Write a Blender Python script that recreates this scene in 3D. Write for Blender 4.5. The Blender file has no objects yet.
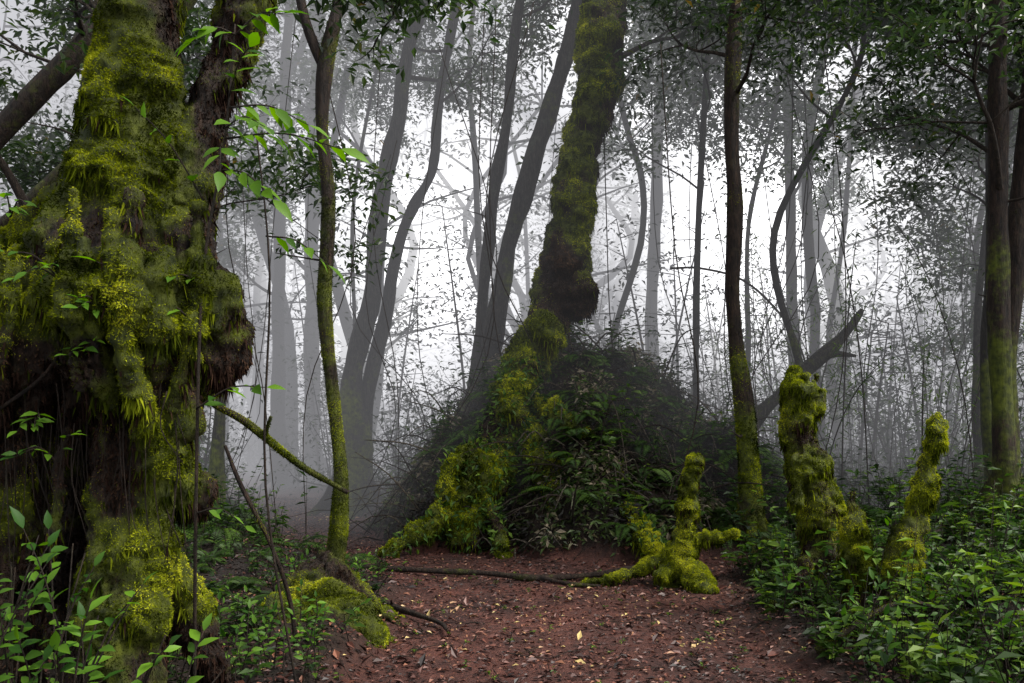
import bpy, math, numpy as np
from mathutils import Vector
rng = np.random.default_rng(11)
scene = bpy.context.scene
scene.view_settings.view_transform = 'Standard'
scene.view_settings.look = 'None'
scene.view_settings.exposure = 0

# ------------------------------------------------------------------ noise
def _h(x, y, z):
    n = (x*374761393 + y*668265263 + z*1274126177) & 0xffffffff
    n = ((n ^ (n >> 13))*1274126177) & 0xffffffff
    n = n ^ (n >> 16)
    return (n & 0xffff)/65535.0
def vn(p):
    i = np.floor(p).astype(np.int64); f = p-i; u = f*f*(3-2*f)
    r = 0
    for a in (0, 1):
        for b in (0, 1):
            for c in (0, 1):
                w = (u[:, 0] if a else 1-u[:, 0])*(u[:, 1] if b else 1-u[:, 1])*(u[:, 2] if c else 1-u[:, 2])
                r = r+w*_h(i[:, 0]+a, i[:, 1]+b, i[:, 2]+c)
    return r*2-1
def fbm(p, o=4):
    r = 0; a = .5
    for k in range(o):
        r = r+a*vn(p*(2**k)+k*17.3); a *= .5
    return r
def sstep(a, b, x):
    t = np.clip((x-a)/(b-a), 0, 1); return t*t*(3-2*t)
def unit(v):
    return v/np.maximum(np.linalg.norm(v, axis=-1, keepdims=True), 1e-9)

# ------------------------------------------------------------------ mesh helpers
def mesh_data(name, V, FL, attrs=None, smooth=False):
    me = bpy.data.meshes.new(name)
    V = np.asarray(V, dtype=np.float32)
    FL = [np.asarray(f, dtype=np.int32) for f in FL if len(f)]
    me.vertices.add(len(V)); me.vertices.foreach_set('co', V.ravel())
    idx = np.concatenate([f.ravel() for f in FL])
    tot = np.concatenate([np.full(len(f), f.shape[1]) for f in FL])
    st = np.concatenate([[0], np.cumsum(tot)[:-1]]).astype(np.int32)
    me.loops.add(len(idx)); me.loops.foreach_set('vertex_index', idx)
    me.polygons.add(len(tot)); me.polygons.foreach_set('loop_start', st)
    if attrs:
        for k, a in attrs.items():
            at = me.attributes.new(k, 'FLOAT', 'POINT')
            at.data.foreach_set('value', np.asarray(a, dtype=np.float32))
    me.update(calc_edges=True)
    me.polygons.foreach_set('use_smooth', np.full(len(tot), smooth))
    return me
def mk(name, V, FL, mat, parent=None, attrs=None, smooth=False):
    me = mesh_data(name, V, FL, attrs, smooth)
    ob = bpy.data.objects.new(name, me); scene.collection.objects.link(ob)
    if mat: me.materials.append(mat)
    if parent: ob.parent = parent
    return ob
def empty(name, loc=(0, 0, 0)):
    e = bpy.data.objects.new(name, None); scene.collection.objects.link(e)
    e.empty_display_size = .2
    return e

def spline(P, n=5):
    P = np.asarray(P, float)
    Q = np.vstack([2*P[0]-P[1], P, 2*P[-1]-P[-2]])
    out = []
    for i in range(1, len(Q)-2):
        for t in np.arange(n)/n:
            a, b, c, d = Q[i-1], Q[i], Q[i+1], Q[i+2]
            out.append(.5*((2*b)+(c-a)*t+(2*a-5*b+4*c-d)*t*t+(3*b-a-3*c+d)*t**3))
    out.append(P[-1])
    return np.array(out)

class Tubes:
    def __init__(s): s.V = []; s.Q = []; s.T = []; s.n = 0; s.A = []
    def add(s, P, seg=6, sub=4, var=None, bumpy=0.0):
        """P rows: x y z r"""
        P = np.asarray(P, float)
        if sub > 1: P = spline(P, sub)
        C = P[:, :3]; R = np.maximum(P[:, 3], .0015)
        t = unit(np.gradient(C, axis=0))
        u = np.cross(t[0], [0.3, 1, .1]); u = u/np.linalg.norm(u)
        ang = np.arange(seg)/seg*2*np.pi
        rings = []
        for i in range(len(C)):
            u = u-t[i]*np.dot(u, t[i]); u = u/max(np.linalg.norm(u), 1e-9)
            w = np.cross(t[i], u)
            rings.append(C[i]+R[i]*(np.cos(ang)[:, None]*u+np.sin(ang)[:, None]*w))
        V = np.vstack(rings)
        if bumpy:
            cc = np.repeat(C, seg, 0)
            V = cc+(V-cc)*(1+bumpy*fbm(V*np.array([3, 3, 1.5]), 3))[:, None]
        m = len(C); b = s.n
        i = np.arange(m-1)[:, None]*seg; j = np.arange(seg)[None]; j2 = (j+1) % seg
        q = np.stack([i+j, i+j2, i+seg+j2, i+seg+j], -1).reshape(-1, 4)+b
        V = np.vstack([V, C[0], C[-1]])
        c0 = b+m*seg; c1 = c0+1; jj = np.arange(seg); jn = (jj+1) % seg
        t0 = np.stack([np.full(seg, c0), b+jn, b+jj], -1)
        t1 = np.stack([np.full(seg, c1), b+(m-1)*seg+jj, b+(m-1)*seg+jn], -1)
        s.V.append(V); s.Q.append(q); s.T += [t0, t1]; s.n += len(V)
        s.A.append(np.full(len(V), rng.random() if var is None else var))
    def ball(s, c, r, sc=(1, 1, 1), nu=14, nv=9):
        th = np.arange(nu)/nu*2*np.pi; ph = (np.arange(1, nv))/nv*np.pi
        V = []
        for p in ph:
            V.append(np.stack([np.sin(p)*np.cos(th), np.sin(p)*np.sin(th), np.full(nu, -np.cos(p))], -1))
        V = np.vstack(V+[np.array([[0, 0, -1.]]), np.array([[0, 0, 1.]])])*r*np.array(sc)+np.array(c)
        b = s.n; m = nv-1
        i = np.arange(m-1)[:, None]*nu; j = np.arange(nu)[None]; j2 = (j+1) % nu
        q = np.stack([i+j, i+j2, i+nu+j2, i+nu+j], -1).reshape(-1, 4)+b
        c0 = b+m*nu; c1 = c0+1; jj = np.arange(nu); jn = (jj+1) % nu
        s.V.append(V); s.Q.append(q)
        s.T += [np.stack([np.full(nu, c0), b+jn, b+jj], -1), np.stack([np.full(nu, c1), b+(m-1)*nu+jj, b+(m-1)*nu+jn], -1)]
        s.n += len(V); s.A.append(np.full(len(V), .5))
    def obj(s, name, mat, parent=None, smooth=True, moss=None):
        V = np.vstack(s.V); A = {'var': np.concatenate(s.A)}
        if moss is not None: A['moss'] = moss(V)
        return mk(name, V, [np.vstack(s.Q), np.vstack(s.T)], mat, parent, A, smooth)

class Leaves:
    def __init__(s): s.c = []
    def add(s, P, D, N, L, W, var):
        n = len(P)
        f = lambda a: np.broadcast_to(np.asarray(a, float), (n,)).copy()
        s.c.append((np.asarray(P, float), unit(np.asarray(D, float)), np.broadcast_to(np.asarray(N, float), (n, 3)), f(L), f(W), f(var)))
    def obj(s, name, mat, parent=None, fine=False):
        P, D, N, L, W, var = [np.concatenate([c[i] for c in s.c]) for i in range(6)]
        S = unit(np.cross(D, N)); N = np.cross(S, D); L = L[:, None]; W = W[:, None]
        n = len(P)
        if not fine:
            a = P; t = P+D*L-N*L*.10; m = P+D*L*.45
            l = m+S*W*.5+N*W*.22; r = m-S*W*.5+N*W*.22
            V = np.stack([a, l, t, r], 1).reshape(-1, 3)
            i = np.arange(n)[:, None]*4
            F = [np.concatenate([i+np.array([[0, 2, 1]]), i+np.array([[0, 3, 2]])])]
            k = 4
        else:
            rows = []
            for tt, ww, dr in ((0, .0, 0), (.12, .45, 0), (.38, 1.0, .02), (.68, .72, .08), (.88, .25, .15), (1, 0, .2)):
                c = P+D*L*tt-N*L*dr
                if ww == 0: rows.append([c])
                else: rows.append([c+S*W*.5*ww+N*W*.13*ww, c, c-S*W*.5*ww+N*W*.13*ww])
            V = np.stack([v for r_ in rows for v in r_], 1).reshape(-1, 3); k = 14
            i = np.arange(n)[:, None]*k
            tri = [[0, 2, 1], [0, 3, 2], [13, 10, 11], [13, 11, 12]]
            quad = []
            for b in (1, 4, 7):
                quad += [[b, b+1, b+4, b+3], [b+1, b+2, b+5, b+4]]
            F = [np.concatenate([i+np.array([x]) for x in tri]), np.concatenate([i+np.array([x]) for x in quad])]
        return mk(name, V, F, mat, parent, {'var': np.repeat(var, k)}, fine)

# ------------------------------------------------------------------ materials
def newmat(name):
    m = bpy.data.materials.new(name); m.use_nodes = True
    nt = m.node_tree; nt.nodes.clear()
    return m, nt, nt.nodes, nt.links
def ramp(nd, stops):
    cr = nd.color_ramp
    while len(cr.elements) > 1: cr.elements.remove(cr.elements[-1])
    cr.elements[0].position = stops[0][0]; cr.elements[0].color = (*stops[0][1], 1)
    for p, c in stops[1:]:
        e = cr.elements.new(p); e.color = (*c, 1)
def leafmat(name, stops, trans=.35, rough=.45, spec=.35, var='var'):
    m, nt, N, Lk = newmat(name)
    at = N.new('ShaderNodeAttribute'); at.attribute_name = var
    cr = N.new('ShaderNodeValToRGB'); ramp(cr, stops); Lk.new(at.outputs['Fac'], cr.inputs[0])
    if spec > 0:
        p = N.new('ShaderNodeBsdfPrincipled'); p.inputs['Roughness'].default_value = rough
        p.inputs['Specular IOR Level'].default_value = spec
        Lk.new(cr.outputs[0], p.inputs['Base Color'])
    else:
        p = N.new('ShaderNodeBsdfDiffuse'); Lk.new(cr.outputs[0], p.inputs['Color'])
    last = p
    if trans > 0:
        t = N.new('ShaderNodeBsdfTranslucent')
        hs = N.new('ShaderNodeHueSaturation'); hs.inputs['Value'].default_value = 1.4; hs.inputs['Saturation'].default_value = 1.1
        Lk.new(cr.outputs[0], hs.inputs['Color']); Lk.new(hs.outputs[0], t.inputs['Color'])
        mx = N.new('ShaderNodeMixShader'); mx.inputs[0].default_value = trans
        Lk.new(p.outputs[0], mx.inputs[1]); Lk.new(t.outputs[0], mx.inputs[2]); last = mx
    o = N.new('ShaderNodeOutputMaterial'); Lk.new(last.outputs[0], o.inputs[0])
    return m
def barkmat(name, dark, light, moss1=(.022, .030, .004), moss2=(.12, .14, .010), usemoss=True, scale=1.0):
    m, nt, N, Lk = newmat(name)
    tc = N.new('ShaderNodeTexCoord')
    mp = N.new('ShaderNodeMapping'); mp.inputs['Scale'].default_value = (16*scale, 16*scale, 3.5*scale)
    Lk.new(tc.outputs['Object'], mp.inputs[0])
    n1 = N.new('ShaderNodeTexNoise'); n1.inputs['Scale'].default_value = 2; n1.inputs['Detail'].default_value = 9; n1.inputs['Roughness'].default_value = .72
    n1.inputs['Distortion'].default_value = .4
    Lk.new(mp.outputs[0], n1.inputs[0])
    mid = tuple(a*.65+b*.35 for a, b in zip(dark, light))
    cr = N.new('ShaderNodeValToRGB'); ramp(cr, [(.38, dark), (.52, mid), (.66, light)])
    Lk.new(n1.outputs[0], cr.inputs[0])
    n4 = N.new('ShaderNodeTexNoise'); n4.inputs['Scale'].default_value = 3.5; n4.inputs['Detail'].default_value = 8; n4.inputs['Roughness'].default_value = .7
    Lk.new(tc.outputs['Object'], n4.inputs[0])
    m4 = N.new('ShaderNodeMapRange'); m4.inputs[1].default_value = .56; m4.inputs[2].default_value = .66; m4.inputs[4].default_value = .55
    Lk.new(n4.outputs[0], m4.inputs[0])
    mxl = N.new('ShaderNodeMix'); mxl.data_type = 'RGBA'; mxl.inputs['B'].default_value = (light[0]*1.1, light[1]*1.5, light[2]*1.2, 1)
    Lk.new(m4.outputs[0], mxl.inputs['Factor']); Lk.new(cr.outputs[0], mxl.inputs['A'])
    p = N.new('ShaderNodeBsdfPrincipled'); p.inputs['Roughness'].default_value = .7
    p.inputs['Specular IOR Level'].default_value = .25
    bm = N.new('ShaderNodeBump'); bm.inputs['Strength'].default_value = 1; bm.inputs['Distance'].default_value = .08
    Lk.new(n1.outputs[0], bm.inputs['Height']); Lk.new(bm.outputs[0], p.inputs['Normal'])
    col = mxl.outputs['Result']
    if usemoss:
        n2 = N.new('ShaderNodeTexNoise'); n2.inputs['Scale'].default_value = 14; n2.inputs['Detail'].default_value = 6
        Lk.new(tc.outputs['Object'], n2.inputs[0])
        c2 = N.new('ShaderNodeValToRGB'); ramp(c2, [(.32, moss1), (.7, moss2)]); Lk.new(n2.outputs[0], c2.inputs[0])
        at = N.new('ShaderNodeAttribute'); at.attribute_name = 'moss'
        n3 = N.new('ShaderNodeTexNoise'); n3.inputs['Scale'].default_value = 9; n3.inputs['Detail'].default_value = 8; n3.inputs['Roughness'].default_value = .7
        Lk.new(tc.outputs['Object'], n3.inputs[0])
        ad = N.new('ShaderNodeMath'); ad.operation = 'ADD'; Lk.new(at.outputs['Fac'], ad.inputs[0]); Lk.new(n3.outputs[0], ad.inputs[1])
        mr = N.new('ShaderNodeMapRange'); mr.inputs[1].default_value = .8; mr.inputs[2].default_value = 1.05
        Lk.new(ad.outputs[0], mr.inputs[0])
        mx = N.new('ShaderNodeMix'); mx.data_type = 'RGBA'
        Lk.new(mr.outputs[0], mx.inputs['Factor']); Lk.new(col, mx.inputs['A']); Lk.new(c2.outputs[0], mx.inputs['B'])
        col = mx.outputs['Result']
    Lk.new(col, p.inputs['Base Color'])
    o = N.new('ShaderNodeOutputMaterial'); Lk.new(p.outputs[0], o.inputs[0])
    return m

M_bark = barkmat('mossy_bark', (.007, .004, .003), (.060, .034, .021))
M_barkgrey = barkmat('grey_bark', (.012, .010, .009), (.065, .056, .046))
M_bg = barkmat('far_bark', (.02, .02, .02), (.08, .075, .07), usemoss=False)
M_twig = barkmat('twig_bark', (.012, .008, .005), (.06, .038, .025), usemoss=False)
M_pale = barkmat('pale_twig_bark', (.03, .022, .016), (.16, .13, .09), usemoss=False)
M_hair = leafmat('root_hair', [(0, (.006, .0035, .003)), (.45, (.025, .014, .010)), (.8, (.065, .036, .022)), (1, (.12, .075, .045))], trans=0, spec=0)
M_moss = leafmat('moss_fibres', [(0, (.010, .014, .002)), (.26, (.036, .048, .004)), (.50, (.125, .150, .008)), (.74, (.28, .31, .016)), (1, (.42, .42, .03))], trans=.3, spec=0)
M_crown = leafmat('crown_leaves', [(0, (.012, .024, .009)), (.5, (.032, .060, .016)), (.9, (.07, .105, .025)), (1, (.13, .09, .02))], trans=.4, rough=.35)
M_bgleaf = leafmat('far_leaves', [(0, (.02, .03, .015)), (1, (.055, .075, .032))], trans=0, spec=0)
M_fern = leafmat('fern_leaves', [(0, (.010, .025, .006)), (.5, (.045, .092, .013)), (1, (.15, .23, .025))], trans=.35, rough=.45, spec=.2)
M_bright = leafmat('bright_leaves', [(0, (.025, .075, .008)), (1, (.13, .26, .018))], trans=.45, rough=.5, spec=.2)
M_litter = leafmat('leaf_litter', [(0, (.010, .005, .004)), (.3, (.050, .019, .015)), (.58, (.125, .044, .030)), (.78, (.21, .088, .050)), (.92, (.34, .20, .10)), (1, (.48, .36, .14))], trans=0, rough=.5, spec=.35)
M_debris = leafmat('mound_leaves', [(0, (.006, .005, .004)), (.35, (.026, .018, .012)), (.58, (.028, .042, .012)), (.8, (.060, .10, .016)), (.93, (.13, .10, .06)), (1, (.22, .18, .12))], trans=.25, rough=.45)

# ------------------------------------------------------------------ ground
PATH = np.array([(.5, -3), (.45, 6), (.5, 8.6), (-.3, 9.9), (-1.9, 11.4), (-3.3, 14.5), (-5, 18.5), (-9, 26)])
PW = np.array([1.5, 1.45, 1.7, 1.15, 1.1, 1.2, 1.2, 1.0])
SP = np.array([(1.0, 9.2), (2.3, 9.9), (3.6, 10.6)]); SW = np.array([1.1, .5, .3])
def pathmask(x, y):
    best = np.full(x.shape, 9.)
    for PP, WW in ((PATH, PW), (SP, SW)):
        for i in range(len(PP)-1):
            a = PP[i]; b = PP[i+1]; ab = b-a
            t = np.clip(((x-a[0])*ab[0]+(y-a[1])*ab[1])/np.dot(ab, ab), 0, 1)
            d = np.hypot(x-a[0]-t*ab[0], y-a[1]-t*ab[1])-(WW[i]+(WW[i+1]-WW[i])*t)
            best = np.minimum(best, d)
    q = np.stack([x*1.3, y*1.3, x*0], -1).reshape(-1, 3)
    return 1-sstep(-.25, .3, best+.35*fbm(q, 3).reshape(x.shape))
MC = np.array([.85, 13.3])
def mound(x, y):
    dx = (x-MC[0]); dy = (y-MC[1])
    q = np.stack([x*.9, y*.9, x*0+5], -1).reshape(-1, 3)
    n = fbm(q, 4).reshape(x.shape)
    rr = np.hypot(dx/np.where(dx > 0, 3.35, 3.15), dy/2.8)+.28*n
    t = np.clip(1-rr, 0, 1)
    return 3.2*t**1.0*(1+.28*fbm(q*2.7, 3).reshape(x.shape))
def gh(x, y):
    x = np.asarray(x, float); y = np.asarray(y, float)
    q = np.stack([x, y, x*0], -1).reshape(-1, 3)
    n = fbm(q*.35+3, 3).reshape(x.shape); n2 = fbm(q*2.3, 3).reshape(x.shape)
    pm = pathmask(x, y)
    bank = .22*sstep(2.2, 4.0, x)+.12*sstep(-1.2, -3, x)
    h = (1-pm)*(.14+.30*n+bank+.09*n2)+pm*(.03*n2)
    far = sstep(20, 60, np.hypot(x, y))
    return h*(1-far)+far*(.5*n)+mound(x, y)
def g1(x, y): return float(gh(np.array([x]), np.array([y]))[0])

nx = 520; ny = 520
ux = np.linspace(-1, 1, nx); X1 = 2.6*np.sinh(4.9*ux)
Y1 = 8+2.6*np.sinh(4.9*ux)
X, Y = np.meshgrid(X1, Y1, indexing='xy')
Z = gh(X, Y)
q3 = np.stack([X, Y, X*0], -1).reshape(-1, 3)
Z += .018*fbm(q3*9, 3).reshape(X.shape)
V = np.stack([X, Y, Z], -1).reshape(-1, 3)
i = (np.arange(ny-1)[:, None]*nx+np.arange(nx-1)[None]).ravel()
F = np.stack([i, i+1, i+nx+1, i+nx], -1)
m, nt, N, Lk = newmat('forest_floor')
tc = N.new('ShaderNodeTexCoord')
def noise(sc, det=8, ro=.6):
    n = N.new('ShaderNodeTexNoise'); n.inputs['Scale'].default_value = sc; n.inputs['Detail'].default_value = det; n.inputs['Roughness'].default_value = ro
    Lk.new(tc.outputs['Object'], n.inputs[0]); return n
na = noise(18, 10, .75); nb = noise(1.1, 5)
ca = N.new('ShaderNodeValToRGB'); ramp(ca, [(.3, (.020, .009, .007)), (.5, (.085, .030, .023)), (.68, (.155, .060, .043)), (.8, (.25, .12, .09))]); Lk.new(na.outputs[0], ca.inputs[0])
cb = N.new('ShaderNodeValToRGB'); ramp(cb, [(.3, (.007, .005, .003)), (.6, (.03, .018, .012)), (.75, (.025, .034, .008))]); Lk.new(na.outputs[0], cb.inputs[0])
at = N.new('ShaderNodeAttribute'); at.attribute_name = 'path'
mx = N.new('ShaderNodeMix'); mx.data_type = 'RGBA'
Lk.new(at.outputs['Fac'], mx.inputs['Factor']); Lk.new(cb.outputs[0], mx.inputs['A']); Lk.new(ca.outputs[0], mx.inputs['B'])
cv = N.new('ShaderNodeValToRGB'); ramp(cv, [(.35, (.42, .42, .42)), (.65, (1.2, 1.1, 1.0))]); Lk.new(nb.outputs[0], cv.inputs[0])
mm = N.new('ShaderNodeMix'); mm.data_type = 'RGBA'; mm.blend_type = 'MULTIPLY'; mm.inputs['Factor'].default_value = 1
Lk.new(mx.outputs['Result'], mm.inputs['A']); Lk.new(cv.outputs[0], mm.inputs['B'])
p = N.new('ShaderNodeBsdfPrincipled'); p.inputs['Roughness'].default_value = .65; p.inputs['Specular IOR Level'].default_value = .3
Lk.new(mm.outputs['Result'], p.inputs['Base Color'])
bm = N.new('ShaderNodeBump'); bm.inputs['Strength'].default_value = 1; bm.inputs['Distance'].default_value = .04
n9 = noise(45, 6, .7); Lk.new(n9.outputs[0], bm.inputs['Height']); Lk.new(bm.outputs[0], p.inputs['Normal'])
o = N.new('ShaderNodeOutputMaterial'); Lk.new(p.outputs[0], o.inputs[0])
M_ground = m
mk('ground', V, [F], M_ground, None, {'path': np.clip(pathmask(X, Y)-(mound(X, Y) > .1), 0, 1).ravel()}, True)

# ------------------------------------------------------------------ moss + organic bodies
def remesh(T, voxel):
    V = np.vstack(T.V); me = mesh_data('tmp', V, [np.vstack(T.Q), np.vstack(T.T)])
    ob = bpy.data.objects.new('tmp', me); scene.collection.objects.link(ob)
    md = ob.modifiers.new('r', 'REMESH'); md.mode = 'VOXEL'; md.voxel_size = voxel; md.adaptivity = 0
    sm = ob.modifiers.new('s', 'SMOOTH'); sm.iterations = 2; sm.factor = .5
    dg = bpy.context.evaluated_depsgraph_get(); dg.update()
    ev = ob.evaluated_get(dg); m2 = ev.to_mesh()
    n = len(m2.vertices); V = np.empty(n*3, np.float32); m2.vertices.foreach_get('co', V); V = V.reshape(-1, 3).astype(float)
    Nn = np.empty(n*3, np.float32); m2.vertices.foreach_get('normal', Nn); Nn = Nn.reshape(-1, 3).astype(float)
    lt = np.empty(len(m2.polygons), np.int32); m2.polygons.foreach_get('loop_total', lt)
    li = np.empty(len(m2.loops), np.int32); m2.loops.foreach_get('vertex_index', li)
    ls = np.empty(len(m2.polygons), np.int32); m2.polygons.foreach_get('loop_start', ls)
    q = ls[lt == 4]; Q = np.stack([li[q+k] for k in range(4)], -1)
    t = ls[lt == 3]; Tt = np.stack([li[t+k] for k in range(3)], -1) if len(t) else np.zeros((0, 3), int)
    ev.to_mesh_clear(); bpy.data.objects.remove(ob)
    return V, Nn, Q, Tt
def vnormals(V, Q):
    n = np.cross(V[Q[:, 2]]-V[Q[:, 0]], V[Q[:, 3]]-V[Q[:, 1]])
    out = np.zeros_like(V)
    for k in range(4): np.add.at(out, Q[:, k], n)
    return unit(out)
def fibres(name, V, Nn, Q, w, n, length, parent, droop=.2, mat=None, hang=0, hanglen=.2, light=0.0):
    T = np.concatenate([Q[:, [0, 1, 2]], Q[:, [0, 2, 3]]])
    a, b, c = V[T[:, 0]], V[T[:, 1]], V[T[:, 2]]
    ar = np.linalg.norm(np.cross(b-a, c-a), axis=1)
    wt = w[T].mean(1)
    def samp(pw, n):
        k = rng.choice(len(T), n, p=pw/pw.sum())
        r = rng.random((n, 2)); s = np.sqrt(r[:, :1]); t = r[:, 1:]
        P = a[k]*(1-s)+b[k]*s*(1-t)+c[k]*s*t
        return P, unit(Nn[T[k]].mean(1)), wt[k]
    ctr = (a+b+c)/3
    patch = np.clip(.75+1.6*fbm(ctr*9+4, 3), .03, 1)
    P, nn, ww = samp(ar*np.clip(wt, 0, 1)**1.3*patch+1e-12, n)
    D = nn+rng.normal(0, .65, (n, 3)); D[:, 2] -= droop
    D = unit(D); L = length*rng.uniform(.3, 1.15, n)*(.6+.6*ww)
    clump = fbm(P*3.5, 4); cl2 = fbm(P*24, 2)
    var = .40+1.05*clump+.34*cl2+rng.normal(0, .11, n)+.18*nn[:, 2]+light  # lit and dark patches painted into fibre colour, up-facing tops lighter
    if hang:
        dn = np.clip(-Nn[T].mean(1)[:, 2]+.3, 0, 1)**2*np.clip(fbm(ctr*6, 2)*2+.2, 0, 1)
        P2, n2, _ = samp(ar*dn*np.clip(wt+.05, 0, 1)+1e-12, hang)
        D2 = np.array([0, 0, -1.])+n2*.25+rng.normal(0, .15, (hang, 3))
        P = np.vstack([P, P2]); D = np.vstack([D, unit(D2)])
        L = np.concatenate([L, hanglen*rng.uniform(.15, 1, hang)**1.5])
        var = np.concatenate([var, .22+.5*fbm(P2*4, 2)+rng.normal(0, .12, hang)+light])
    n = len(P)
    S = unit(np.cross(D, rng.normal(size=(n, 3))))
    W = np.clip(L*.2, .0015, .007)[:, None]*(1+length*6)
    P = P-D*.004
    V3 = np.stack([P-S*W, P+S*W, P+D*L[:, None]], 1).reshape(-1, 3)
    F3 = np.arange(n*3).reshape(-1, 3)
    return mk(name, V3, [F3], mat or M_moss, parent, {'var': np.repeat(np.clip(var, 0, 1), 3)})
def organic(parent, T, voxel, disp, mossf, nf, flen, hang=0, hanglen=.2, mat=None, light=0., part='trunk', pad=.03, hair=0, hairlen=.02):
    V, Nn, Q, Tt = remesh(T, voxel)
    d = np.zeros(len(V))
    for fr, am in disp: d += am*fbm(V*fr+fr, 3)*2
    w = np.clip(mossf(V, Nn), 0, 1)
    V2 = V+.08*np.stack([vn(V*4+1), vn(V*4+7), vn(V*4+13)], -1)
    bil = 1-np.abs(vn(V2*6.5+3))*1.8; bil2 = 1-np.abs(vn(V2*15+9))*1.8
    d += pad*w*(.8+.9*bil+.6*bil2)
    V3 = V+.05*np.stack([vn(V*5+21), vn(V*5+27), V[:, 0]*0], -1)
    fis = vn(V3*np.array([20, 20, 2.6])); fis2 = vn(V3*np.array([38, 38, 6]))
    d -= (1-w)*(.034*np.abs(fis)+.018*np.abs(fis2))
    V = V+Nn*d[:, None]
    Nn = vnormals(V, Q)
    mk(part, V, [Q, Tt], mat or M_bark, parent, {'moss': w}, True)
    if nf: fibres('moss', V, Nn, Q, w, nf, flen, parent, hang=hang, hanglen=hanglen, light=light)
    if hair: fibres('root_hair', V, Nn, Q, np.clip(1-w*1.6, 0, 1), hair, hairlen, parent, droop=1.3, mat=M_hair, hang=hair//8, hanglen=hairlen*5, light=.02)
    return V, Nn, Q, w

# ------------------------------------------------------------------ generic branches & crowns
def cluster(LV, c, n, s, ls, asp=.42, flat=.45, droop=.35):
    P = c+rng.normal(0, 1, (n, 3))*np.array([s, s, s*flat])
    D = rng.normal(0, 1, (n, 3)); D[:, 2] = D[:, 2]*.35-droop
    Nn = np.array([0, 0, 1.])+rng.normal(0, .35, (n, 3))
    L = ls*rng.uniform(.6, 1.25, n)
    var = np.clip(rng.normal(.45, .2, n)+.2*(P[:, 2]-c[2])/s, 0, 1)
    LV.add(P, D, Nn, L, L*asp, var)
def grow(T, LV, p, d, length, r, level, ls, nl, spread, maxl=2, upb=.12):
    k = 5; pts = [np.r_[p, r]]; d = np.array(d, float); d /= np.linalg.norm(d); p = np.array(p, float)
    for i in range(k):
        d = d+rng.normal(0, .22, 3); d[2] += upb*(1 if level == 0 else .2); d /= np.linalg.norm(d)
        p = p+d*length/k; pts.append(np.r_[p, r*(1-.8*(i+1)/k)])
        if level < maxl and i >= 1:
            for _ in range(rng.integers(1, 3)):
                dd = d+rng.normal(0, .75, 3)*np.array([1, 1, .5])
                grow(T, LV, p, dd, length*rng.uniform(.4, .6), r*.45, level+1, ls, nl, spread, maxl, upb)
        elif i >= 1:
            cluster(LV, p, max(2, int(nl*rng.uniform(.3, 1.6))), spread, ls)
    T.add(pts, seg=5 if level else 6, sub=2 if level < 2 else 1)
def tree(name, pts, branches, ls=.13, nl=9, spread=.22, mat=None, mossh=None, nf=0, seg=12, blen=(1.5, 2.6), crownmat=None, bdir=None, fl=.022):
    e = empty(name); P = np.array(pts, float)
    S = spline(P, 4); ph = rng.uniform(0, 50)
    zz = np.stack([S[:, 2]*.8+ph, S[:, 2]*0, S[:, 2]*0], -1)
    amp = np.minimum(S[:, 3:4]*.55, .08)
    S[:, 0:1] += amp*fbm(zz, 2)[:, None]*1.6; S[:, 1:2] += amp*fbm(zz+9, 2)[:, None]*1.6
    S[:, 3] *= 1+.22*fbm(zz*2+20, 2)
    T = Tubes(); T.add(S, seg=seg, sub=2, bumpy=.4)
    b = P[0]
    gz = g1(b[0], b[1])
    for k in range(5):
        a = rng.uniform(0, 6.28); R = b[3]*rng.uniform(2.0, 3.2)
        x2, y2 = b[0]+R*math.cos(a), b[1]+R*math.sin(a)
        T.add([[b[0], b[1], gz+b[3]*2.8, b[3]*.45], [b[0]+.45*R*math.cos(a), b[1]+.45*R*math.sin(a), gz+b[3]*.9, b[3]*.35], [x2, y2, g1(x2, y2)-.05, b[3]*.15]], seg=6, sub=3)
    mo = (lambda V: np.clip(mossh(V), 0, 1)) if mossh else (lambda V: V[:, 2]*0)
    T.obj('trunk', mat or M_barkgrey, e, True, mo)
    if nf:
        V = np.vstack(T.V); Q = np.vstack(T.Q)
        fibres('moss', V, vnormals(V, Q), Q, mo(V), nf, fl, e)
    C = spline(P, 8); B = Tubes(); LV = Leaves()
    for z in branches:
        j = int(np.argmin(abs(C[:, 2]-z))); a = rng.uniform(0, 6.28)
        if bdir is not None: a = bdir+rng.normal(0, .8)
        d = np.array([math.cos(a), math.sin(a), rng.uniform(.1, .6)])
        grow(B, LV, C[j, :3], d, rng.uniform(*blen), max(.018, C[j, 3]*.32), 0, ls, nl, spread)
    for _ in range(2):
        j = rng.integers(len(C)//4, len(C)*2//3); a = rng.uniform(0, 6.28); l = rng.uniform(.15, .5)
        p0 = C[j, :3]; p1 = p0+np.array([math.cos(a)*l, math.sin(a)*l, l*rng.uniform(-.1, .5)])
        B.add([np.r_[p0, C[j, 3]*.2], np.r_[(p0+p1)/2+rng.normal(0, .04, 3), C[j, 3]*.14], np.r_[p1, .004]], 5, 3)
    B.obj('limbs', M_twig, e, True)
    if branches: LV.obj('crown', crownmat or M_crown, e)
    return e

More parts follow.
